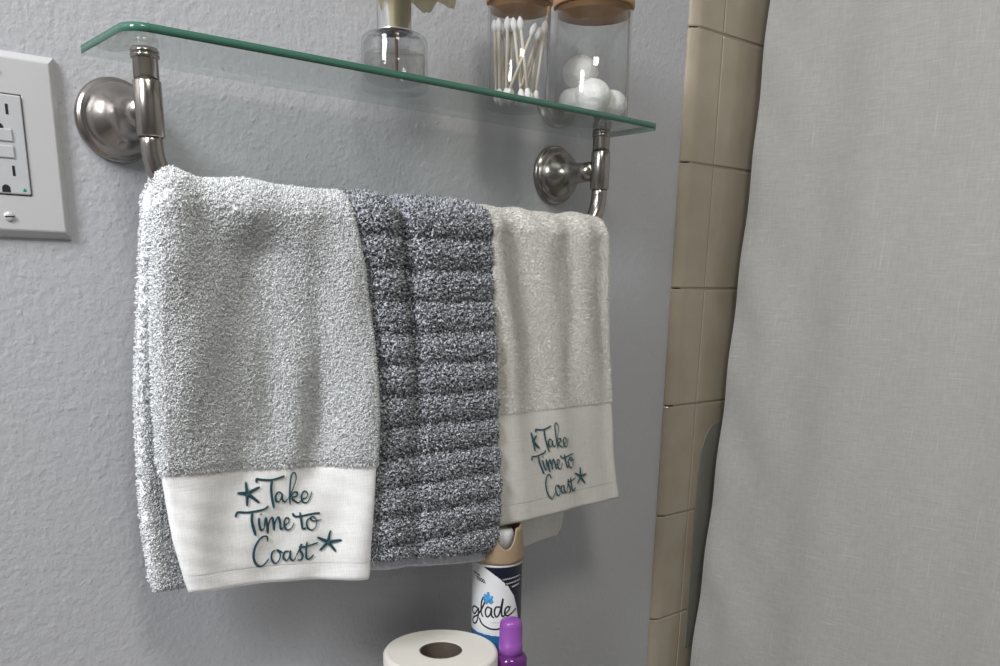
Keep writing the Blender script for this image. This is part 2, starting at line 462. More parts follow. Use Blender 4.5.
def bow(P):
    out = []
    for i, (a, b) in enumerate(zip(P, P[1:] + P[:1])):
        out.append(a)
        if abs(a[0] - b[0]) > 0.3 and a[1] < -0.05:
            for k in range(1, 24):
                x = a[0] + (b[0] - a[0]) * k / 24; out.append((x, -0.1125 - 0.0045 * (1 - ((x - 0.339) / 0.2655) ** 2)))
    return out
P = bow(P)
lo = [bm.verts.new((x, y, GB)) for x, y in P]; hi = [bm.verts.new((x, y, GT)) for x, y in P]
fl = bm.faces.new(lo[::-1]); fh = bm.faces.new(hi)
for i in range(len(P)):
    f = bm.faces.new((lo[i], lo[(i + 1) % len(P)], hi[(i + 1) % len(P)], hi[i])); f.smooth = True; f.material_index = 0 if (P[i][1] > -0.018) else 1
bobj('glass_panel', bm, [MAT['glass'], MAT['edge']], shelf)
for X, sgn in ((XA, 1), (XB, -1)):
    bm = bmesh.new()
    lathe(bm, [(0.0300, 0.0), (0.0302, 0.002), (0.0298, 0.0042), (0.0280, 0.0052), (0.0268, 0.0062), (0.0262, 0.0095), (0.0245, 0.0135), (0.0215, 0.0175), (0.0175, 0.0215), (0.0135, 0.026), (0.0112, 0.031), (0.0101, 0.037), (0.0097, 0.046), (0.0097, 0.062)], (X, 0, ZA), 'y', 64)
    fl_ = bobj('mounting_flange', bm, MAT['nickel'], shelf, smooth=True)
    bm = bmesh.new()
    lathe(bm, [(0.0086, ZA + 0.016), (0.0086, 1.2575), (0.0096, 1.2580), (0.0099, 1.2592), (0.0096, 1.2602), (0.0090, 1.2604), (0.0090, 1.2610), (0.0097, 1.2614), (0.0098, 1.2626), (0.0092, 1.2632), (0.0086, GB)], (X, YB, 0), 'z', 40)
    po = bobj('post', bm, MAT['nickel'], shelf, smooth=False, bevel=0)
    for p_ in po.data.polygons: p_.use_smooth = abs(p_.normal.z) < 0.5
    bm = bmesh.new()
    lathe(bm, [(0.0080, ZA - 0.0185), (0.0092, ZA - 0.0185), (0.0097, ZA - 0.0180), (0.0097, ZA + 0.0175), (0.0092, ZA + 0.0182), (0.0080, ZA + 0.0182)], (X, YB, 0), 'z', 40, cap=True)
    sl = bobj('sleeve', bm, MAT['nickel'], shelf)
    for p_ in sl.data.polygons: p_.use_smooth = abs(p_.normal.z) < 0.3
bm = bmesh.new()
RE = 0.042; ztop = ZBAR + RE
path = [(XA, YB, ZA - 0.015)]
for i in range(15):
    t = i / 14 * PI / 2; path.append((XA + RE * (1 - math.cos(t)), YB, ztop - RE * math.sin(t)))
for i in range(15):
    t = (14 - i) / 14 * PI / 2; path.append((XB - RE * (1 - math.cos(t)), YB, ztop - RE * math.sin(t)))
path.append((XB, YB, ZA - 0.015))
tube(bm, path, RB, 28)
bobj('towel_bar', bm, MAT['nickel'], shelf, smooth=True)
settle(shelf)

# ------------------------------------------------------------------ towels
def g_(x, c, s): return np.exp(-((x - c) / s) ** 2)
def sstep(a, b, x):
    t = np.clip((x - a) / (b - a), 0, 1); return t * t * (3 - 2 * t)
class Towel:
    def __init__(s, t, lift, LF, RF, LB, RB_, botF, botB, dispF, dispB, rib=None):
        s.t = t; s.r = RB + t / 2 + lift
        s.LF, s.RF, s.LB, s.RB = [(np.array([a[0] for a in q]), np.array([a[1] for a in q])) for q in (LF, RF, LB, RB_)]
        s.botF, s.botB, s.dispF, s.dispB, s.rib = botF, botB, dispF, dispB, rib
    def ip(s, tab, z):
        return np.interp(z, tab[0], tab[1])
    def mid(s, u, w):
        u, w = np.broadcast_arrays(np.asarray(u, float), np.asarray(w, float))
        bF = np.interp(u, [0, 1], s.botF); bB = np.interp(u, [0, 1], s.botB)
        front = w <= 0; back = w >= 1
        a = np.clip(w, 0, 1)
        ang = PI * a
        z = ZBAR + s.r * np.sin(ang); y = YB - s.r * np.cos(ang)
        zf = ZBAR + (ZBAR - bF) * np.minimum(w, 0)
        zb = ZBAR - (ZBAR - bB) * np.clip(w - 1, 0, None)
        z = np.where(front, zf, np.where(back, zb, z))
        L = s.ip(s.LF, z) * (1 - a) + s.ip(s.LB, z) * a
        Rr = s.ip(s.RF, z) * (1 - a) + s.ip(s.RB, z) * a
        x = L + (Rr - L) * u
        ny = np.where(front, -1, np.where(back, 1, -np.cos(ang))); nz = np.where(front | back, 0, np.sin(ang))
        d = s.dispF(x, z, u) * (1 - a) + s.dispB(x, z, u) * a
        return x, y, z, ny, nz, d, L, Rr
    def surf(s, u, w, side=1, t=None, w0=-1, w1=2, extra=0.0):
        x, y, z, ny, nz, d, L, Rr = s.mid(u, w)
        t = s.t if t is None else t
        h = t / 2
        du = np.minimum(u, 1 - u) * (Rr - L)
        # distance to the two cut ends
        lf = (ZBAR - s.botF[0]); lb = (ZBAR - s.botB[0])
        dw = np.minimum(np.where(w < 0, (w - w0) * lf, 1), np.where(w > 1, (w1 - w) * lb, 1))
        e = lambda q: np.sqrt(np.clip(1 - (1 - np.clip(q, 0, h) / h) ** 2, 0, 1))
        prof = e(du) * e(np.clip(dw, 0, None))
        off = side * h * prof + d
        if s.rib is not None: off = off + side * s.rib(w, z, s) * prof
        off = off + side * extra
        return np.stack([x, y + ny * off, z + nz * off], -1)
    def slab(s, w0, w1, t, nu, nw, side_off=0.0):
        uu = 0.5 - 0.5 * np.cos(np.linspace(0, PI, nu)); uu = 0.5 * uu + 0.5 * np.linspace(0, 1, nu)
        uu = np.concatenate([[0, .002, .005, .01, .018], uu[(uu > .025) & (uu < .975)], [.982, .99, .995, .998, 1]])
        ww = np.linspace(w0, w1, nw)
        eps = (w1 - w0) * np.array([0.0006, 0.002, 0.005])
        ww = np.unique(np.concatenate([ww, w0 + eps, w1 - eps, np.linspace(0, 1, 24) if w1 > 0.5 else []]))
        U, W = np.meshgrid(uu, ww)
        V = []; Q = []
        for side in (1, -1):
            P = s.surf(U, W, side, t, w0, w1)
            if side_off:
                P[..., 1] += -side_off * np.where(W <= 0.5, 1, -1)
            b = len(V) * U.size
            V.append(P.reshape(-1, 3))
            i = np.arange(U.size).reshape(U.shape) + b
            q = np.stack([i[:-1, :-1], i[:-1, 1:], i[1:, 1:], i[1:, :-1]], -1).reshape(-1, 4)
            Q.append(q if side == 1 else q[:, ::-1])
        return np.concatenate(V), np.concatenate(Q)
    def sample(s, n, w0, w1, side=1, u0=0.0, u1=1.0, t=None, keep=None, W0=-1, W1=2):
        u = rng.uniform(u0, u1, n); w = rng.uniform(w0, w1, n)
        P = s.surf(u, w, side, t, W0, W1)
        if keep is not None:
            k = keep(P, u, w); u, w, P = u[k], w[k], P[k]
        e = 2e-3
        Pu = s.surf(np.clip(u + e, 0, 1), w, side, t, W0, W1) - s.surf(np.clip(u - e, 0, 1), w, side, t, W0, W1)
        Pw = s.surf(u, np.clip(w + e, w0, w1), side, t, W0, W1) - s.surf(u, np.clip(w - e, w0, w1), side, t, W0, W1)
        nn = np.cross(Pu, Pw) * side
        L = np.linalg.norm(nn, axis=1, keepdims=True); nn = nn / np.maximum(L, 1e-12)
        return P, nn
def tufts(P, n, h, span, rad, lean=(0, 0, -1), leanamt=0.5, rnd=0.7, hv=0.3, loop=True, sides=3):
    """yarn loops: short bent tubes standing on the cloth"""
    m = len(P)
    lean = np.array(lean, float)
    d = rng.normal(size=(m, 3)) * rnd + lean * leanamt
    d -= n * (d * n).sum(1, keepdims=True); d /= np.maximum(np.linalg.norm(d, axis=1, keepdims=True), 1e-9)
    hh = h * (1 + hv * rng.normal(size=(m, 1))).clip(0.3, 2); sp = span * rng.uniform(0.5, 1.4, (m, 1))
    curl = np.cross(n, d) * rng.normal(size=(m, 1)) * span * 0.4
    if loop:
        K = [P - n * 0.0006, P + n * hh * 0.8 + d * sp * 0.15 + curl * .5, P + n * hh + d * sp * 0.6 + curl, P + n * hh * 0.35 + d * sp + curl * .6]
        R = [rad * .8, rad, rad * 1.1, rad * .8]
    else:
        K = [P - n * 0.0006, P + n * hh * 0.5 + d * sp * 0.25, P + n * hh * 0.9 + d * sp * 0.75 + curl * .5, P + n * hh + d * sp * 1.3 + curl]
        R = [rad, rad, rad * .8, rad * .35]
    rv = rng.uniform(.75, 1.25, (m, 1))
    V = []
    for i, k in enumerate(K):
        t = K[min(i + 1, 3)] - K[max(i - 1, 0)]; t /= np.maximum(np.linalg.norm(t, axis=1, keepdims=True), 1e-9)
        a = np.cross(t, d + n * .37); a /= np.maximum(np.linalg.norm(a, axis=1, keepdims=True), 1e-9); b = np.cross(t, a)
        for j in range(sides):
            an = 2 * PI * j / sides
            V.append(k + (a * math.cos(an) + b * math.sin(an)) * R[i] * rv)
    V = np.stack(V, 1)                       # m, 4*sides, 3
    base = (np.arange(m) * 4 * sides)[:, None]
    Q = []
    for i in range(3):
        for j in range(sides):
            j2 = (j + 1) % sides
            Q.append(np.concatenate([base + i * sides + j, base + i * sides + j2, base + (i + 1) * sides + j2, base + (i + 1) * sides + j], 1))
    Q = np.stack(Q, 1).reshape(-1, 4)
    T = None
    return V.reshape(-1, 3), Q
def merge(parts):
    V = []; Q = []; b = 0
    for v, q in parts: V.append(v); Q.append(q + b); b += len(v)
    return np.concatenate(V), np.concatenate(Q)

# ---- embroidery artwork, stroke centre lines on a flat grid
ART = [
 ('s', (100, 190), [(97, 130), (165, 153), (160, 237), (97, 257), (50, 190)]),
 ('l', 5.5, [(152, 132), (152, 112), (175, 114), (225, 114), (270, 102), (303, 88)]),
 ('l', 6.0, [(233, 114), (227, 155), (230, 210), (241, 268)]),
 ('l', 4.0, [(288, 188), (268, 178), (251, 198), (254, 228), (273, 228), (287, 190), (287, 216), (300, 232), (318, 215)]),
 ('l', 3.4, [(318, 218), (348, 160), (369, 104), (360, 70), (342, 78), (334, 122), (329, 190), (333, 247)]),
 ('l', 4.0, [(333, 208), (350, 180), (372, 178), (370, 198), (342, 208), (360, 228), (380, 236), (396, 220)]),
 ('l', 3.8, [(396, 216), (424, 206), (432, 184), (416, 170), (398, 195), (403, 230), (427, 232), (446, 205), (455, 172)]),
 ('l', 5.5, [(35, 317), (48, 291), (90, 291), (150, 281), (190, 270), (209, 253)]),
 ('l', 6.5, [(121, 290), (117, 330), (125, 372), (139, 417)]),
 ('l', 4.6, [(155, 318), (157, 352), (168, 388), (186, 376)]),
 ('l', 4.2, [(166, 296), (168, 303)]),
 ('l', 4.6, [(186, 376), (191, 320), (199, 345), (207, 404), (211, 352), (228, 318), (238, 345), (241, 388), (248, 345), (265, 316), (275, 345), (279, 384), (296, 372)]),
 ('l', 3.8, [(296, 364), (322, 346), (322, 322), (305, 325), (298, 355), (310, 387), (336, 378), (352, 345)]),
 ('l', 5.5, [(384, 288), (391, 340), (397, 379), (416, 374)]),
 ('l', 5.2, [(345, 293), (356, 312), (392, 309), (430, 299), (470, 291), (496, 290)]),
 ('l', 3.6, [(442, 314), (421, 335), (422, 370), (445, 387), (469, 371), (475, 335), (459, 311), (442, 316), (455, 335), (503, 326)]),
 ('l', 4.8, [(205, 452), (201, 424), (174, 425), (145, 456), (128, 503), (131, 557), (156, 588), (186, 581), (216, 548)]),
 ('l', 4.0, [(252, 500), (232, 517), (229, 552), (246, 577), (269, 560), (275, 525), (257, 500), (290, 517)]),
 ('l', 4.2, [(322, 507), (300, 512), (292, 542), (306, 562), (322, 545), (328, 505), (329, 547), (346, 562), (360, 540)]),
 ('l', 4.4, [(360, 540), (380, 490), (389, 466), (381, 500), (397, 530), (391, 557), (369, 560)]),
 ('l', 5.0, [(420, 453), (417, 500), (421, 547), (436, 556), (462, 530)]),
 ('l', 4.6, [(374, 482), (400, 484), (440, 474), (487, 459)]),
 ('s', (540, 455), [(553, 388), (610, 440), (581, 510), (495, 507), (478, 428)]),
]
def embroider(tw, A, parent, tband, soff, scale, first_star=None):
    """A: 2x3 matrix art grid -> cloth (x, z)"""
    A = np.array(A)
    def onto(p):
        x, z = A @ np.array([p[0], p[1], 1.0])
        L = float(tw.ip(tw.LF, z)); R = float(tw.ip(tw.RF, z)); u = (x - L) / (R - L)
        bF = np.interp(u, [0, 1], tw.botF)
        w = (z - ZBAR) / (ZBAR - bF)
        q = tw.surf(np.array([u]), np.array([w]), 1, tband, -1, 0)[0]
        return Vector((q[0], q[1] - soff - 0.0008, q[2]))
    ny = Vector((0, 1, 0))
    bm = bmesh.new(); k = 0
    for it in ART:
        if it[0] == 'l':
            pts = [(x, y, 0) for x, y in it[2]]
            sp = [onto((p.x, p.y)) for p in smooth_path(pts, 5)]
            rad = []
            n = len(sp)
            for i, p in enumerate(sp):
                t = (sp[min(i + 1, n - 1)] - sp[max(i - 1, 0)]); t = t.normalized() if t.length else t
                down = max(0, -t.z) if it[1] < 5 else abs(t.z) * 0.5
                e = min(1, 0.45 + 0.55 * min(i, n - 1 - i) / 2)
                rad.append(it[1] * scale * (0.85 + 0.5 * down) * e)
            tube(bm, sp, rad, 8, flat=(ny, 0.45))
    bobj('embroidered_lettering', bm, MAT['thread'], parent, smooth=True)
    for it in ART:
        if it[0] == 's':
            bm = bmesh.new(); c = onto(it[1]); tips = it[2]
            if k == 0 and first_star: tips = first_star
            for tp in tips:
                e = onto(tp); sp = [c.lerp(e, i / 6) for i in range(7)]
                tube(bm, sp, [scale * q for q in (8.5, 8.4, 8.0, 7.4, 6.8, 6.2, 3.5)], 8, flat=(ny, 0.5))
            bobj('embroidered_starfish', bm, MAT['thread'], parent, smooth=True); k += 1

# ---- left white towel
def dL(x, z, u):
    low = sstep(1.16, 0.95, z)
    d = 0.009 * low * g_(u, 0.97, 0.16) + 0.008 * g_(u, 0.08, 0.13) * sstep(1.18, 1.12, z)
    d += 0.003 * g_(u, 0.93, 0.09) * sstep(1.17, 1.12, z)
    d += -0.013 * g_(u, 0.48 + 0.12 * sstep(1.15, 1.0, z), 0.20) * sstep(1.165, 1.125, z) * (1 - 0.8 * sstep(1.0, 0.90, z))
    d += 0.009 * g_(u, 0.60 - 0.03 * sstep(1.0, 0.9, z), 0.085) * sstep(1.11, 1.03, z) * (1 - sstep(0.99, 0.91, z))
    d += -0.006 * g_(u, 0.76, 0.06) * sstep(1.15, 1.07, z) * (1 - sstep(1.02, 0.93, z))
    d += -0.004 * g_(u, 0.34, 0.08) * sstep(1.08, 1.02, z) * (1 - sstep(0.99, 0.92, z))
    d += 0.007 * g_(u, 0.06, 0.09) * g_(z, 1.180, 0.025) - 0.002 * g_(u, 0.22, 0.07) * g_(z, 1.175, 0.03)
    d += 0.0012 * np.sin(9 * u + 30 * z) + 0.0008 * np.sin(21 * u - 55 * z)
    d += 0.00018 * np.sin(5 * u + 330 * z + 4 * np.sin(7 * u + 20 * z)) * sstep(0.97, 0.955, z)
    return d
def dLb(x, z, u): return 0.007 * g_(u, 0.06, 0.09) * g_(z, 1.180, 0.025) + 0.004 * sstep(1.15, 1.0, z) + 0.002 * np.sin(8 * u + 20 * z)
tA = Towel(0.014, 0.001,
    [(0.86, .0965), (0.885, .0900), (0.917, .0842), (0.9725, .0800), (1.025, .0803), (1.095, .0838), (1.150, .0890), (1.170, .0915), (1.178, .0960), (1.184, .1010), (1.19, .1060)],
    [(0.85, .2556), (0.8636, .2580), (0.95, .2655), (1.0, .2680), (1.071, .2665), (1.12, .2625), (1.16, .2540), (1.19, .2500)],
    [(0.86, .0830), (0.8755, .0785), (0.926, .0764), (1.02, .0810), (1.095, .0880), (1.14, .0930), (1.165, .0975), (1.176, .1060), (1.19, .1130)],
    [(0.86, .245), (1.16, .252), (1.19, .250)],
    (0.8735, 0.8515), (0.8660, 0.8600), dL, dLb)
tow = empty('hand_towel', (0.18, YB, ZBAR), 'white hand towel with large teal lettering, leftmost on the bar', 'towel')
def wf(t, z, u=0.5): return (z - ZBAR) / (ZBAR - np.interp(u, [0, 1], t.botF))
wb = float(wf(tA, 0.9635))       # terry ends here
TB = 0.0085
parts = [tA.slab(wb, 2.0, 0.012, 130, 260)]
tA.t = 0.012
def fill(t, n, w0, w1, side, **kw):
    return t.sample(n, w0, w1, side, **kw)
P, n = fill(tA, 76000, wb, 0, 1, W0=wb); parts.append(tufts(P, n, 0.0015, 0.0018, 0.00030, leanamt=0.9))
P, n = fill(tA, 9000, 0, 1, 1, W0=wb); parts.append(tufts(P, n, 0.0018, 0.0018, 0.00038, leanamt=0.3))
P, n = fill(tA, 11000, 1, 2, -1, u0=0, u1=0.25, W0=wb); parts.append(tufts(P, n, 0.0018, 0.0018, 0.00038, leanamt=0.8))
P, n = fill(tA, 9000, 1, 2, 1, u0=0, u1=0.18, W0=wb); parts.append(tufts(P, n, 0.0018, 0.0018, 0.00038, leanamt=0.8))
P, n = fill(tA, 3500, wb, 0, 1, u0=0, u1=0.03, W0=wb); parts.append(tufts(P, n, 0.0016, 0.0018, 0.00034, leanamt=0.6))
P, n = fill(tA, 3500, wb, 0, 1, u0=0.97, u1=1, W0=wb); parts.append(tufts(P, n, 0.0016, 0.0018, 0.00034, leanamt=0.6))
P, n = fill(tA, 3500, wb, 0, -1, u0=0, u1=0.04, W0=wb); parts.append(tufts(P, n, 0.0024, 0.002, 0.00038, leanamt=0.6))
P, n = fill(tA, 2600, wb, wb + 0.012, 1, W0=wb); parts.append(tufts(P, n, 0.0022, 0.0032, 0.00036, leanamt=3.0, loop=False))
V, Q = merge(parts); npmesh('terry_cloth', V, Q, MAT['terry_w'], tow)
def band(t, w1, tb, mat, parent, hem, name='woven_band', nu=90, nw=70, hemname='hem', hmat=None, hw=None):
    V, Q = t.slab(-1 + hem, w1, tb, nu, nw); npmesh(name, V, Q, mat, parent)
    V, Q = t.slab(-1, -1 + hem + 0.011, tb * 1.03, nu, 20); npmesh(hemname, V, Q, hmat or mat, parent)
band(tA, wb + 0.02, TB, MAT['band_w'], tow, 0.042)
def affine(src, dst):
    S = np.array([[a, b, 1] for a, b in src]); D = np.array(dst)
    X, *_ = np.linalg.lstsq(S, D, rcond=None); return X.T
AFF_L = affine([(100, 190), (303, 88), (455, 172), (35, 317), (496, 290), (128, 503), (156, 588), (540, 455)], [(0.14883, 0.94389), (0.18174, 0.95487), (0.20644, 0.93866), (0.13777, 0.92658), (0.21274, 0.91907), (0.15041, 0.89615), (0.15408, 0.88224), (0.21944, 0.89131)])
AFF_R = affine([(303, 88), (455, 172), (35, 317), (496, 290), (128, 503), (156, 588), (540, 455)], [(0.48098, 0.9697), (0.50814, 0.95577), (0.46163, 0.93726), (0.52088, 0.93713), (0.47603, 0.90757), (0.48545, 0.89129), (0.53393, 0.91078)])
embroider(tA, AFF_L, tow, TB, 0.0, 0.000175)
bm = bmesh.new()
tube(bm, smooth_path([(0.2585, -0.088, 0.868), (0.262, -0.091, 0.880), (0.266, -0.093, 0.883), (0.2675, -0.093, 0.874), (0.263, -0.092, 0.868), (0.2645, -0.093, 0.861)], 6), 0.00028, 6)
bobj('loose_thread', bm, MAT['band_w'], tow, smooth=True)
bm = bmesh.new()
tube(bm, smooth_path([(0.176, -0.0895, 0.966), (0.178, -0.093, 0.965), (0.180, -0.0935, 0.960), (0.1795, -0.093, 0.955)], 6), 0.00030, 6)
bobj('loose_thread', bm, MAT['band_w'], tow, smooth=True)
settle(tow)

# ---- slate ribbed towel
PR = 0.02718
def rib(w, z, s):
    # distance along the cloth from the top rib, so the ribs carry on over the bar
    d = np.where(w <= 0, ZBAR - z, np.where(w >= 1, -(PI * s.r) - (ZBAR - z), -w * PI * s.r))
    ph = np.abs(np.sin(PI * (d + 0.003 + PR / 2) / PR))
    return 0.0060 * (ph ** 0.55) - 0.0018
def dG(x, z, u):
    top = sstep(1.05, 1.16, z)
    d = -0.010 * g_(u, 0.315, 0.055) * (0.35 + 0.65 * sstep(0.93, 1.08, z)) + 0.003 * g_(u, 0.13, 0.10)
    d += -0.003 * g_(u, 0.0, 0.06) + 0.002 * sstep(1.1, 0.9, z)
    d += 0.003 * g_(u, 0.65, 0.3) + 0.0012 * np.sin(14 * z * PI) 
    return d
def dGb(x, z, u): return 0.0 * z
tG = Towel(0.008, 0.0015,
    [(0.835, .2600), (0.95, .2660), (1.05, .2700), (1.12, .2640), (1.16, .2560), (1.19, .2545)],
    [(0.835, .4080), (0.8588, .4106), (0.921, .4133), (1.05, .4050), (1.16, .3985), (1.19, .3960)],
    [(0.86, .270), (1.19, .2545)], [(0.86, .395), (1.19, .396)],
    (0.8560, 0.8375), (0.875, 0.865), dG, dGb, rib)
tow = empty('hand_towel', (0.33, YB, ZBAR), 'slate grey ribbed hand towel hanging between the two white towels', 'towel')
wg = float(wf(tG, 0.8590))
parts = [tG.slab(wg, 2.0, 0.008, 110, 420)]
def pile(t, k):
    return t
P, n = fill(tG, 25000, wg, 0, 1, W0=wg); parts.append(tufts(P, n, 0.0031, 0.0030, 0.00064, leanamt=0.2, rnd=1.0))
P, n = fill(tG, 4200, 0, 1, 1, W0=wg); parts.append(tufts(P, n, 0.0028, 0.0026, 0.00055, leanamt=0.2, rnd=1.0))
P, n = fill(tG, 3000, wg, 0, 1, u0=0.96, u1=1, W0=wg); parts.append(tufts(P, n, 0.0028, 0.0026, 0.0005, leanamt=0.2, rnd=1.0))
P, n = fill(tG, 4000, wg, 0, -1, u0=0.94, u1=1, W0=wg); parts.append(tufts(P, n, 0.0028, 0.0026, 0.0005, leanamt=0.2, rnd=1.0))
P, n = fill(tG, 3000, 1, 2, 1, u0=0.9, u1=1, W0=wg); parts.append(tufts(P, n, 0.0028, 0.0026, 0.0005, leanamt=0.2, rnd=1.0))
V, Q = merge(parts); npmesh('terry_cloth', V, Q, MAT['terry_g'], tow)
ribf = tG.rib; tG.rib = None
base_d = tG.dispF
tG.dispF = lambda x, z, u: base_d(x, z, u) + 0.0005 * np.sin(x * 900)
V, Q = tG.slab(-1, wg + 0.03, 0.005, 160, 16); npmesh('hem', V, Q, MAT['band_g'], tow)
tG.dispF = base_d; tG.rib = ribf
settle(tow)

# ---- right white towel
def dR(x, z, u):
    f = sstep(1.185, 1.14, z)
    k = 1 - 0.7 * sstep(1.08, 0.93, z)
    d = f * k * (0.0040 * g_(u, 0.05 + 0.10 * sstep(1.16, 1.02, z), 0.07) - 0.0038 * g_(u, 0.22 + 0.10 * sstep(1.16, 1.0, z), 0.09) + 0.0034 * g_(u, 0.42 + 0.12 * sstep(1.16, 1.0, z), 0.09)
        - 0.0016 * g_(u, 0.62 + 0.04 * np.sin(z * 30), 0.06) + 0.0026 * g_(u, 0.78, 0.09) - 0.0016 * g_(u, 0.92, 0.06))
    d += 0.0035 * sstep(1.02, 0.88, z) * np.sin(u * 5.2 + 0.4)
    d += 0.0010 * np.sin(13 * u + 40 * z)
    d += 0.0016 * g_(z, 1.172, 0.02) * np.sin(u * 26)
    return d
def dRb(x, z, u): return 0.013 * sstep(1.05, 0.85, z) + 0.002 * np.sin(u * 9)
tR = Towel(0.008, 0.004,
    [(0.86, .4200), (0.8736, .4172), (0.95, .4120), (1.05, .4040), (1.12, .3990), (1.16, .3965), (1.19, .3950)],
    [(0.86, .6050), (0.8753, .6034), (0.93, .5890), (0.99, .5780), (1.10, .5650), (1.16, .5600), (1.175, .5560), (1.19, .5480)],
    [(0.82, .4300), (1.16, .4000), (1.19, .3960)],
    [(0.822, .5360), (0.830, .5480), (0.842, .5545), (0.87, .5590), (1.16, .5560), (1.175, .5560), (1.19, .5480)],
    (0.8725, 0.8745), (0.8225, 0.8300), dR, dRb)
tow = empty('hand_towel', (0.48, YB, ZBAR), 'smooth ivory hand towel with small teal lettering, rightmost on the bar', 'towel')
wr = float(wf(tR, 0.985))
parts = [tR.slab(wr, 2.0, 0.008, 130, 240)]
P, n = fill(tR, 52000, wr, 0, 1, W0=wr); parts.append(tufts(P, n, 0.0006, 0.0012, 0.00024, leanamt=1.0, loop=False))
P, n = fill(tR, 9000, 0, 1, 1, W0=wr); parts.append(tufts(P, n, 0.0010, 0.0012, 0.00026, leanamt=0.6, loop=False))
P, n = fill(tR, 3000, wr, 0, 1, u0=0.97, u1=1, W0=wr); parts.append(tufts(P, n, 0.0012, 0.0012, 0.00026, leanamt=0.6, loop=False))
V, Q = merge(parts); npmesh('terry_cloth', V, Q, MAT['terry_r'], tow)
band(tR, wr + 0.015, 0.0078, MAT['band_r'], tow, 0.062)
embroider(tR, AFF_R, tow, 0.0078, 0.0, 0.000150, first_star=[(97, 130), (150, 150), (150, 240), (97, 257), (88, 190)])
settle(tow)

# ------------------------------------------------------------------ things on the glass shelf
def shell(bm, prof_out, prof_in, origin, n=64):
    lathe(bm, list(prof_out) + list(prof_in)[::-1], origin, 'z', n, cap=False)
def jar(X, Y, R, H, name, label, lid_h=0.014):
    j = empty(name, (X, Y, GT), label, 'jar', None)
    bm = bmesh.new(); z0 = 0.0003
    po = [(0.0, z0), (R - 0.003, z0), (R - 0.0008, z0 + 0.001), (R, z0 + 0.0035), (R, H)]
    pi_ = [(0.0, z0 + 0.003), (R - 0.005, z0 + 0.003), (R - 0.0022, z0 + 0.0055), (R - 0.0018, H)]
    shell(bm, po, pi_, (X, Y, GT), 72)
    bobj('glass_body', bm, MAT['jar'], j, smooth=True)
    bm = bmesh.new()
    lathe(bm, [(R - 0.003, H - 0.006), (R - 0.002, H - 0.006), (R - 0.002, H), (R + 0.0012, H), (R + 0.0018, H + 0.001), (R + 0.0018, H + lid_h - 0.0015), (R + 0.0008, H + lid_h)], (X, Y, GT), 'z', 64)
    l = bobj('wooden_lid', bm, MAT['bamboo'], j, bevel=0)
    for p_ in l.data.polygons: p_.use_smooth = abs(p_.normal.z) < 0.5 and len(p_.vertices) == 4
    return j
J2 = (0.4535, -0.062, 0.0292); J3 = (0.5475, -0.066, 0.0380)
j2 = jar(*J2, 0.0900, 'glass_jar', 'narrow clear glass jar of cotton swabs with wooden lid'); settle(j2)
j3 = jar(*J3, 0.1030, 'glass_jar', 'wide clear glass jar of cotton balls with wooden lid'); settle(j3)

def swab(name):
    bm = bmesh.new(); L = 0.073
    lathe(bm, [(0.0011, 0.006), (0.0011, L - 0.006)], (0, 0, 0), 'z', 10)
    root_me = bm
    e = bpy.data.objects.new(name, None)
    return L
SWG = 'cotton swabs in the narrow glass jar'
SWL = 'thin cotton swab standing in the narrow glass jar'
def tip_prof(z0, L=0.0125, r=0.0031):
    return [(max(r * math.sin(PI * min(1, (i / 10)) * 0.98 + 0.02) ** 0.6, 0.0004), z0 + L * i / 10) for i in range(11)]
sw0 = bpy.data.objects.new('cotton_swab', None); COL.objects.link(sw0); sw0.empty_display_size = 0.01
SL = 0.071
bm = bmesh.new(); lathe(bm, [(0.00140, 0.006), (0.00140, SL - 0.006)], (0, 0, 0), 'z', 10); bobj('stick', bm, MAT['stick'], sw0, smooth=True)
bm = bmesh.new(); lathe(bm, tip_prof(0.0), (0, 0, 0), 'z', 12); bobj('cotton_tip', bm, MAT['cotton'], sw0, smooth=True)
bm = bmesh.new(); lathe(bm, tip_prof(SL - 0.0125), (0, 0, 0), 'z', 12); bobj('cotton_tip', bm, MAT['cotton'], sw0, smooth=True)
def dup(root):
    r = root.copy(); COL.objects.link(r)
    for ch in list(root.children):
        c = ch.copy(); COL.objects.link(c); c.parent = r
    return r
sx = []
# foot (x,y) and head (x,y) offsets from the jar axis along view-right (a) and view-depth (b), in mm
right = Vector((0.757, -0.653, 0)); deep = Vector((0.63, 0.73, 0)).normalized()
SW = [(-20, -4, -23, -5), (-17, -9, -19, -10), (-14, 4, -16, 5), (-11, -12, -11, -15), (-9, 10, -12, 12), (-6, -8, -8, -9),
      (4, -10, -6, -16), (10, -14, 0, -19), (-12, -14, 15, -17), (-2, 4, 20, 3), (3, 12, 22, 12), (16, -4, 24, -6), (-15, 12, -20, 9), (8, 14, -4, 20), (12, 6, 18, 10)]
for i, (a, b, c_, d_) in enumerate(SW):
    o = sw0 if i == 0 else dup(sw0)
    base = Vector((J2[0], J2[1], GT + 0.0052)) + right * a * 1e-3 + deep * b * 1e-3
    hd = right * (c_ - a) * 1e-3 + deep * (d_ - b) * 1e-3
    v = Vector((hd.x, hd.y, math.sqrt(SL ** 2 - hd.length ** 2)))
    o.location = base; o.rotation_euler = v.to_track_quat('Z', 'Y').to_euler()
    tag(o, SWL, 'cotton swab', SWG)

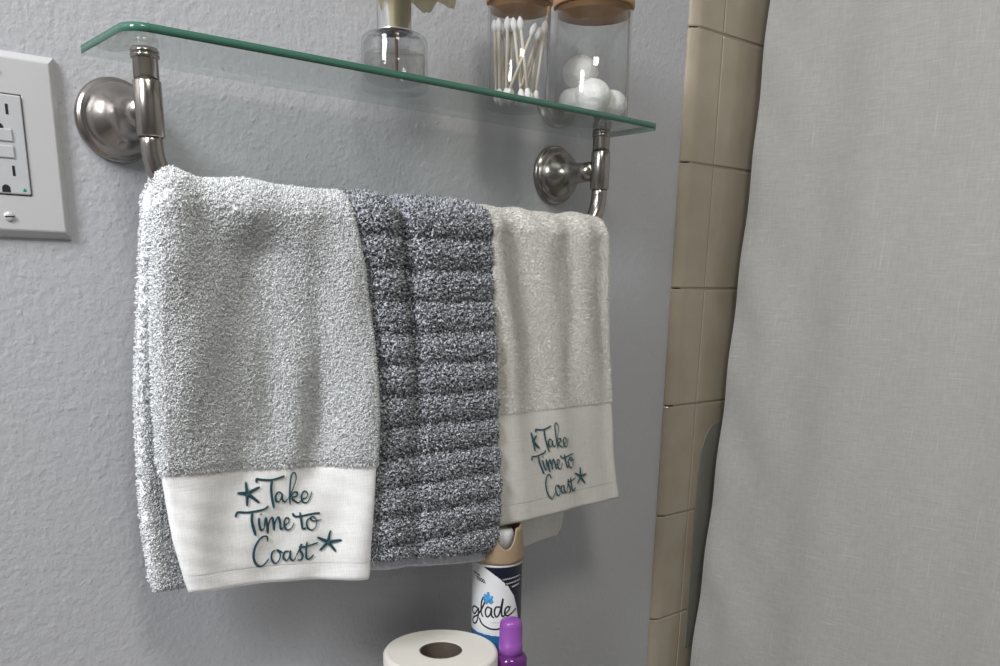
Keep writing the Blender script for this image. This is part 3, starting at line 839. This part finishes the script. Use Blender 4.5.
def blob(name, c, r, label, seed):
    bm = bmesh.new(); bmesh.ops.create_icosphere(bm, subdivisions=5, radius=r)
    rs = np.random.default_rng(seed); K = rs.normal(size=(9, 3)) * 1.7; ph = rs.uniform(0, 6, 9)
    for v in bm.verts:
        q = np.array(v.co) / r
        d = sum(math.sin(float(k @ q) * 1.6 + p) for k, p in zip(K, ph)) / 9
        d2 = sum(math.sin(float(k @ q) * 6 + p) for k, p in zip(K, ph)) / 9
        v.co *= 1 + 0.13 * d + 0.03 * d2
    for v in bm.verts: v.co.z *= 0.9
    o = bobj(name, bm, MAT['cotton'], None, smooth=True); o.location = c
    return tag(o, label, 'cotton ball')
jc = Vector((J3[0], J3[1], GT + 0.004))
B = [((-18, -3, 15), 0.0140, 'white cotton ball low at the left of the wide jar'),
     ((1, -16, 17), 0.0182, 'large white cotton ball at the front middle of the wide jar'),
     ((22, 2, 14), 0.0145, 'white cotton ball low at the right of the wide jar'),
     ((-11, 0, 42), 0.0172, 'white cotton ball topmost of the pile in the wide jar')]
for i, ((a, b, z), r, lab) in enumerate(B):
    blob('cotton_ball', jc + right * a * 1e-3 + deep * b * 1e-3 + Vector((0, 0, z * 1e-3)), r, lab, i + 3)

# scented oil bottle with a flower
BX, BY = 0.3245, -0.0465
bo = empty('diffuser_bottle', (BX, BY, GT), 'clear glass scent bottle with silver collar and cream flower', 'bottle')
bm = bmesh.new(); R = 0.0285; H = 0.045
po = [(0.0, 0.0003), (R - 0.003, 0.0003), (R - 0.0006, 0.0016), (R, 0.004), (R, H - 0.006), (R - 0.0012, H - 0.0025), (R - 0.004, H - 0.0006), (R - 0.008, H), (0.0125, H + 0.001), (0.0115, H + 0.003), (0.0115, H + 0.010)]
pi_ = [(0.0, 0.0075), (R - 0.009, 0.0065), (R - 0.0045, 0.0085), (R - 0.0025, 0.012), (R - 0.0022, H - 0.008), (R - 0.005, H - 0.003), (0.0105, H - 0.0015), (0.0095, H + 0.003), (0.0095, H + 0.010)]
shell(bm, po, pi_, (BX, BY, GT)); bobj('glass_body', bm, MAT['jar'], bo, smooth=True)
bm = bmesh.new(); lathe(bm, [(0.0, 0.008), (R - 0.0095, 0.007), (R - 0.005, 0.009), (R - 0.003, 0.0125), (R - 0.0028, 0.029), (0.0, 0.029)], (BX, BY, GT), 'z', 64, cap=False)
bobj('scented_oil', bm, MAT['liquid'], bo, smooth=True)
bm = bmesh.new(); lathe(bm, [(0.0118, H + 0.0012), (0.0150, H + 0.0012), (0.0158, H + 0.002), (0.0158, H + 0.003), (0.0148, H + 0.0038), (0.0148, H + 0.028), (0.0140, H + 0.029), (0.0070, H + 0.029)], (BX, BY, GT), 'z', 48, cap=False)
co = bobj('silver_collar', bm, MAT['chrome'], bo, smooth=False)
for p_ in co.data.polygons: p_.use_smooth = True
bm = bmesh.new()
tube(bm, [(BX + 0.002, BY, GT + 0.010), (BX + 0.002, BY, GT + H + 0.03), (BX + 0.012, BY - 0.012, GT + H + 0.052)], 0.0014, 8)
bobj('reed', bm, MAT['reed'], bo, smooth=True)
fc = Vector((BX, BY, GT + H + 0.041)) + Vector((0.757, -0.653, 0)) * 0.019 + Vector((-0.63, -0.73, 0)) * 0.010
rs = np.random.default_rng(5)
for ring, (cnt, ln, lift, wd) in enumerate(((8, 0.040, -0.35, 0.017), (7, 0.032, 0.25, 0.015), (5, 0.022, 0.95, 0.012))):
    for k in range(cnt):
        a = 2 * PI * (k + 0.5 * ring) / cnt + rs.normal() * 0.08
        dirv = Vector((math.cos(a), math.sin(a), 0)); side = Vector((-math.sin(a), math.cos(a), 0))
        bm = bmesh.new(); G = []
        for i in range(9):
            s_ = i / 8
            cen = fc + dirv * (ln * s_ * math.cos(lift * s_)) + Vector((0, 0, ln * (math.sin(lift * s_) * 0.9 - 0.10 * s_ * s_)))
            wv = wd * math.sin(PI * min(0.97, 0.12 + 0.82 * s_)) ** 0.7
            row = []
            for j in range(7):
                q = (j - 3) / 3
                row.append(bm.verts.new(cen + side * wv * q + Vector((0, 0, 0.0045 * q * q + 0.0012 * math.sin(5 * q + 7 * s_ + k)))))
            G.append(row)
        for A_, B_ in zip(G, G[1:]):
            for j in range(6): bm.faces.new((A_[j], A_[j + 1], B_[j + 1], B_[j]))
        o = bobj('petal', bm, MAT['petal'], bo, smooth=True)
        so = o.modifiers.new('thick', 'SOLIDIFY'); so.thickness = 0.0005
settle(bo)

# ------------------------------------------------------------------ toilet tank and the things on it
ZT = 0.655
bm = bmesh.new(); tk = empty('toilet_tank', (0.36, -0.12, ZT), 'white porcelain toilet tank under the towels', 'toilet tank')
box(bm, 0.11, 0.49, -0.215, -0.020, 0.40, ZT - 0.035); bobj('tank_body', bm, MAT['porcelain'], tk, bevel=0.02, seg=4)
bm = bmesh.new(); box(bm, 0.10, 0.50, -0.225, -0.015, ZT - 0.037, ZT); bobj('tank_lid', bm, MAT['porcelain'], tk, bevel=0.010, seg=4)
bm = bmesh.new(); box(bm, 0.19, 0.41, -0.24, -0.02, 0.0, 0.402); bobj('pedestal', bm, MAT['porcelain'], tk, bevel=0.03, seg=4)
settle(tk)
# roll
RX, RY = 0.3380, -0.0950; ZR = ZT + 0.106; RR, RH = 0.0565, 0.0212
ro = empty('toilet_roll', (RX, RY, ZT), 'full roll of white toilet paper standing in front of the can', 'toilet roll')
bm = bmesh.new()
prof = [(RH, 0.0), (RR - 0.001, 0.0), (RR, 0.0015), (RR, ZR - ZT - 0.003), (RR - 0.0015, ZR - ZT - 0.0006), (RR - 0.004, ZR - ZT)]
nn = 26
for i in range(nn):
    r = RR - 0.004 - (RR - 0.004 - RH) * (i + 1) / (nn + 1)
    prof.append((r, ZR - ZT - (0.0004 if i % 2 else 0.0)))
prof.append((RH, ZR - ZT)); prof.append((RH, 0.0))
lathe(bm, prof, (RX, RY, ZT), 'z', 96, cap=False); bobj('paper', bm, MAT['paper'], ro, smooth=True)
bm = bmesh.new(); lathe(bm, [(RH - 0.0001, 0.0), (RH - 0.0001, ZR - ZT - 0.0005), (RH - 0.0012, ZR - ZT - 0.0005), (RH - 0.0012, 0.0), (RH - 0.0001, 0.0)], (RX, RY, ZT), 'z', 64, cap=False)
bobj('cardboard_core', bm, MAT['card'], ro, smooth=False)
settle(ro)

# air freshener can
KX, KY, KR = 0.4250, -0.0770, 0.0262
ZK = 0.8330            # top rim of label
can = empty('air_freshener_can', (KX, KY, ZT), 'white and navy spray can with tan cap and black glade lettering', 'spray can')
view = math.atan2(-0.7485 - KY, -0.1562 - KX)           # direction towards the room
def lab(px, py):
    """label drawing grid (26.9 mm half width = 107 units; 0,0 at label left/top) -> point on can"""
    s = (px - 160.0) / 109.0
    a = view + math.asin(max(-1, min(1, s)))
    z = ZK - (py - 222 + 10 * math.sqrt(max(0, 1 - s * s)) * 0.0) * 0.000262
    return a, z
nth, nz = 360, 330
zs = np.linspace(ZT + 0.004, ZK, nz); th = np.linspace(0, 2 * PI, nth, endpoint=False)
TH, ZZ = np.meshgrid(th, zs)
V = np.stack([KX + KR * np.cos(TH), KY + KR * np.sin(TH), ZZ], -1).reshape(-1, 3)
idx = np.arange(nz * nth).reshape(nz, nth)
q = np.stack([idx[:-1], np.roll(idx, -1, 1)[:-1], np.roll(idx, -1, 1)[1:], idx[1:]], -1).reshape(-1, 4)
tc_ = TH[:-1] + PI / nth; zc_ = (ZZ[:-1] + ZZ[1:]) / 2
rel = (tc_ - view + PI) % (2 * PI) - PI
gx = 160 + 109 * np.sin(np.clip(rel, -PI / 2, PI / 2)); gy = 222 + (ZK - zc_) / 0.000262
mi = np.zeros(gx.shape, int)
xb = np.interp(gy, [222, 240, 268, 300, 345, 400, 450, 500], [98, 130, 172, 208, 234, 248, 255, 262])
navy = (gx > xb) & (gy > 224) & (gy < 470)
mi[navy] = 1
blue = gy > 500 + 8 * (gx - 52) / 118
mi[blue] = 2
mi[(gy > 560 + (gx - 160) * 0.35)] = 1
back = np.abs(rel) > PI / 2
mi[back & (rel > 0) & (gy < 470)] = 1
npmesh('label', V, q, [MAT['can_white'], MAT['can_navy'], MAT['can_blue']], can, matidx=mi.ravel())
bm = bmesh.new(); lathe(bm, [(KR - 0.002, 0), (KR + 0.0004, 0.0006), (KR + 0.0004, 0.003), (KR - 0.0002, 0.0042)], (KX, KY, ZT), 'z', 64); bobj('bottom_rim', bm, MAT['steel'], can, smooth=True)
bm = bmesh.new(); lathe(bm, [(KR - 0.0004, -0.001), (KR + 0.0006, 0.0), (KR + 0.0008, 0.0012), (KR + 0.0002, 0.0024), (KR - 0.003, 0.0026), (0.012, 0.009), (0.0, 0.010)], (KX, KY, ZK), 'z', 64, cap=False); bobj('top_rim', bm, MAT['can_white'], can, smooth=True)
# cap with two U-shaped notches
bm = bmesh.new(); nt_ = 128; RO = 0.0278; ringsA = []
na = view + math.asin(0.36)
for i in range(nt_):
    a = 2 * PI * i / nt_
    dl = (a - na + PI) % (2 * PI) - PI; dl2 = (a - na) % (2 * PI) - PI
    dd = min(abs(dl), abs(dl2))
    top = 0.0185 + 0.018 * min(1, (dd / 0.52) ** 2.2)
    top += 0.002 * math.sin(min(dd, 0.8) * 2)
    pr = []
    for k in range(9):
        zf = k / 8; z = 0.0026 + (top - 0.0026) * zf
        rr = RO - 0.004 * (z / 0.042) ** 2.2
        pr.append((rr, z))
    inn = [(r - 0.0016, z) for r, z in pr[::-1]]
    full = pr + inn
    ringsA.append([bm.verts.new((KX + r * math.cos(a), KY + r * math.sin(a), ZK + z)) for r, z in full])
for i in range(nt_):
    A_, B_ = ringsA[i], ringsA[(i + 1) % nt_]
    for j in range(len(A_)): bm.faces.new((A_[j], B_[j], B_[(j + 1) % len(A_)], A_[(j + 1) % len(A_)]))
bobj('cap', bm, MAT['can_tan'], can, smooth=True)
bm = bmesh.new(); lathe(bm, [(0.0, 0.009), (0.0170, 0.009), (0.0170, 0.030), (0.015, 0.034), (0.0, 0.035)], (KX, KY, ZK), 'z', 32, cap=False)
bobj('nozzle', bm, MAT['can_white'], can, smooth=True)
def canstroke(bm, pts, r, k=5, lift=0.0002, n=6):
    sp = [lab(p.x, p.y) for p in smooth_path([(x, y, 0) for x, y in pts], k)]
    P = []; fl = []
    for a, z in sp:
        P.append(Vector((KX + (KR + lift) * math.cos(a), KY + (KR + lift) * math.sin(a), z))); fl.append((Vector((math.cos(a), math.sin(a), 0)), 0.25))
    tube(bm, P, r, n, flat=fl)
bm = bmesh.new()
G = [[(80, 402), (66, 400), (56, 418), (66, 432), (80, 408), (84, 402), (82, 440), (72, 468), (60, 470), (62, 450), (80, 432)],
     [(80, 432), (100, 395), (112, 360), (104, 350), (96, 375), (96, 415), (104, 432)],
     [(138, 392), (122, 388), (113, 408), (120, 428), (134, 418), (140, 392), (140, 420), (150, 430)],
     [(176, 385), (158, 386), (152, 408), (160, 426), (174, 410), (188, 350), (182, 400), (186, 424), (196, 420)],
     [(196, 416), (214, 400), (212, 386), (200, 392), (196, 412), (208, 424), (228, 414), (244, 402)],
     [(88, 440), (100, 462), (130, 476), (165, 478), (192, 468)]]
for s_ in G: canstroke(bm, s_, 0.00095)
canstroke(bm, [(219, 387), (221, 390)], 0.0009)
bobj('script_lettering', bm, MAT['can_ink'], can, smooth=True)
bm = bmesh.new()
# blue splash of petals
for pts, rr in (([(112, 372), (125, 355), (140, 352)], 0.0024), ([(102, 352), (116, 356), (130, 360)], 0.0020), ([(124, 325), (126, 342), (130, 356)], 0.0016), ([(108, 336), (118, 346), (128, 358)], 0.0014), ([(132, 372), (138, 364), (146, 360)], 0.0018), ([(142, 340), (138, 350), (134, 360)], 0.0015)):
    canstroke(bm, pts, rr, lift=0.0, n=8)
bobj('splash_emblem', bm, MAT['can_sky'], can, smooth=True)
for y0, x0, x1 in ((256, 62, 88), (270, 72, 108), (279, 76, 112)):
    n = 9
    bm = bmesh.new(); canstroke(bm, [(x0 + (x1 - x0) * i / n, y0 + (x1 - x0) * i / n * 0.28 + (3 if i % 2 else -3)) for i in range(n + 1)], 0.00045)
    bobj('small_print', bm, MAT['can_ink'], can, smooth=True)
for y0, x0, x1 in ((274, 182, 262), (292, 196, 262), (308, 220, 258)):
    bm = bmesh.new(); canstroke(bm, [(x0, y0), ((x0 + x1) / 2, y0 - 3), (x1, y0 - 7)], 0.0017)
    bobj('print_strip', bm, MAT['can_ink'], can, smooth=True)
for y0, x0, x1 in ((273, 186, 258), (291, 200, 258), (307, 224, 254)):
    n = 15
    bm = bmesh.new(); canstroke(bm, [(x0 + (x1 - x0) * i / n, y0 - 6 * i / n + (2.5 if i % 2 else -2.5)) for i in range(n + 1)], 0.00035, lift=0.0006)
    bobj('small_print', bm, MAT['band_g'], can, smooth=True)
for y0, x0, x1 in ((450, 135, 200),):
    n = 13
    bm = bmesh.new(); canstroke(bm, [(x0 + (x1 - x0) * i / n, y0 + (2 if i % 2 else -2)) for i in range(n + 1)], 0.00025)
bobj('small_print', bm, MAT['band_g'], can, smooth=True)
settle(can)

# purple bottle in front of the can
PX, PY = 0.3945, -0.1350; ZP = 0.7930
pb = empty('purple_bottle', (PX, PY, ZT), 'small purple bottle with a tall rounded cap beside the roll', 'bottle')
bm = bmesh.new(); hp = ZP - ZT
lathe(bm, [(0.0, hp), (0.006, hp - 0.0003), (0.0090, hp - 0.0014), (0.0106, hp - 0.0036), (0.0113, hp - 0.0075), (0.0116, hp - 0.026), (0.0118, hp - 0.0262), (0.0121, hp - 0.038), (0.0095, hp - 0.0385)], (PX, PY, ZT), 'z', 48, cap=False)
bobj('cap', bm, MAT['purple'], pb, smooth=True)
bm = bmesh.new()
lathe(bm, [(0.010, hp - 0.034), (0.0125, hp - 0.0375), (0.0150, hp - 0.0385), (0.0165, hp - 0.042), (0.0168, hp - 0.050), (0.0168, 0.004), (0.0150, 0.0)], (PX, PY, ZT), 'z', 48)
bobj('bottle_body', bm, MAT['violet'], pb, smooth=True)
settle(pb)

# ------------------------------------------------------------------ shower curtain
ny_, nz_ = 420, 260
yy = np.linspace(-0.030, -1.75, ny_); yy = -0.030 - (np.linspace(0, 1, ny_) ** 1.4) * 1.72
zz = np.linspace(0.12, 2.05, nz_)
Yg, Zg = np.meshgrid(yy, zz)
s_ = -0.03 - Yg
Xg = np.interp(Zg, [0.12, 0.5566, 0.68, 0.96, 1.11, 1.25, 1.40, 2.05], [0.820, 0.838, 0.850, 0.8710, 0.8790, 0.8885, 0.8935, 0.925])
Xg = Xg + 0.005 * np.sin(s_ * 22 + 0.6) * sstep(0.0, 0.12, s_) + 0.0018 * np.sin(s_ * 61 + Zg * 1.2) * sstep(0.0, 0.1, s_)
Xg = Xg + 0.006 * g_(s_, 0.05, 0.03) * np.sin(Zg * 17) * sstep(1.35, 1.0, Zg) + 0.010 * sstep(0.02, 0.35, s_)
Xg = Xg + 0.0016 * np.sin(Zg * 48 + s_ * 60) * np.exp(-s_ / 0.08)
Vf = np.stack([Xg, Yg, Zg], -1).reshape(-1, 3)
i = np.arange(ny_ * nz_).reshape(nz_, ny_)
q = np.stack([i[:-1, :-1], i[:-1, 1:], i[1:, 1:], i[1:, :-1]], -1).reshape(-1, 4)
cu = empty('shower_curtain', (0.9, -0.03, 2.05), 'white slub fabric shower curtain hanging at the right over the tiles', 'shower curtain')
c_ = npmesh('curtain_cloth', Vf, q, MAT['curtain'], cu)
so = c_.modifiers.new('thick', 'SOLIDIFY'); so.thickness = 0.0012
# edge hem
bm = bmesh.new()
ids = [(float(np.interp(z, zz, Xg[:, 0])), -0.030, z) for z in np.linspace(0.12, 2.05, 120)]
tube(bm, [Vector(p) for p in ids], 0.0010, 8)
bobj('edge_hem', bm, MAT['curtain'], cu, smooth=True)
settle(cu)
bm = bmesh.new(); tube(bm, [(0.925, 0.0, 2.075), (0.925, Y0, 2.075)], 0.0125, 24)
tag(bobj('curtain_rod', bm, MAT['chrome'], None, smooth=True), 'chrome rod carrying the white shower curtain', 'curtain rod')
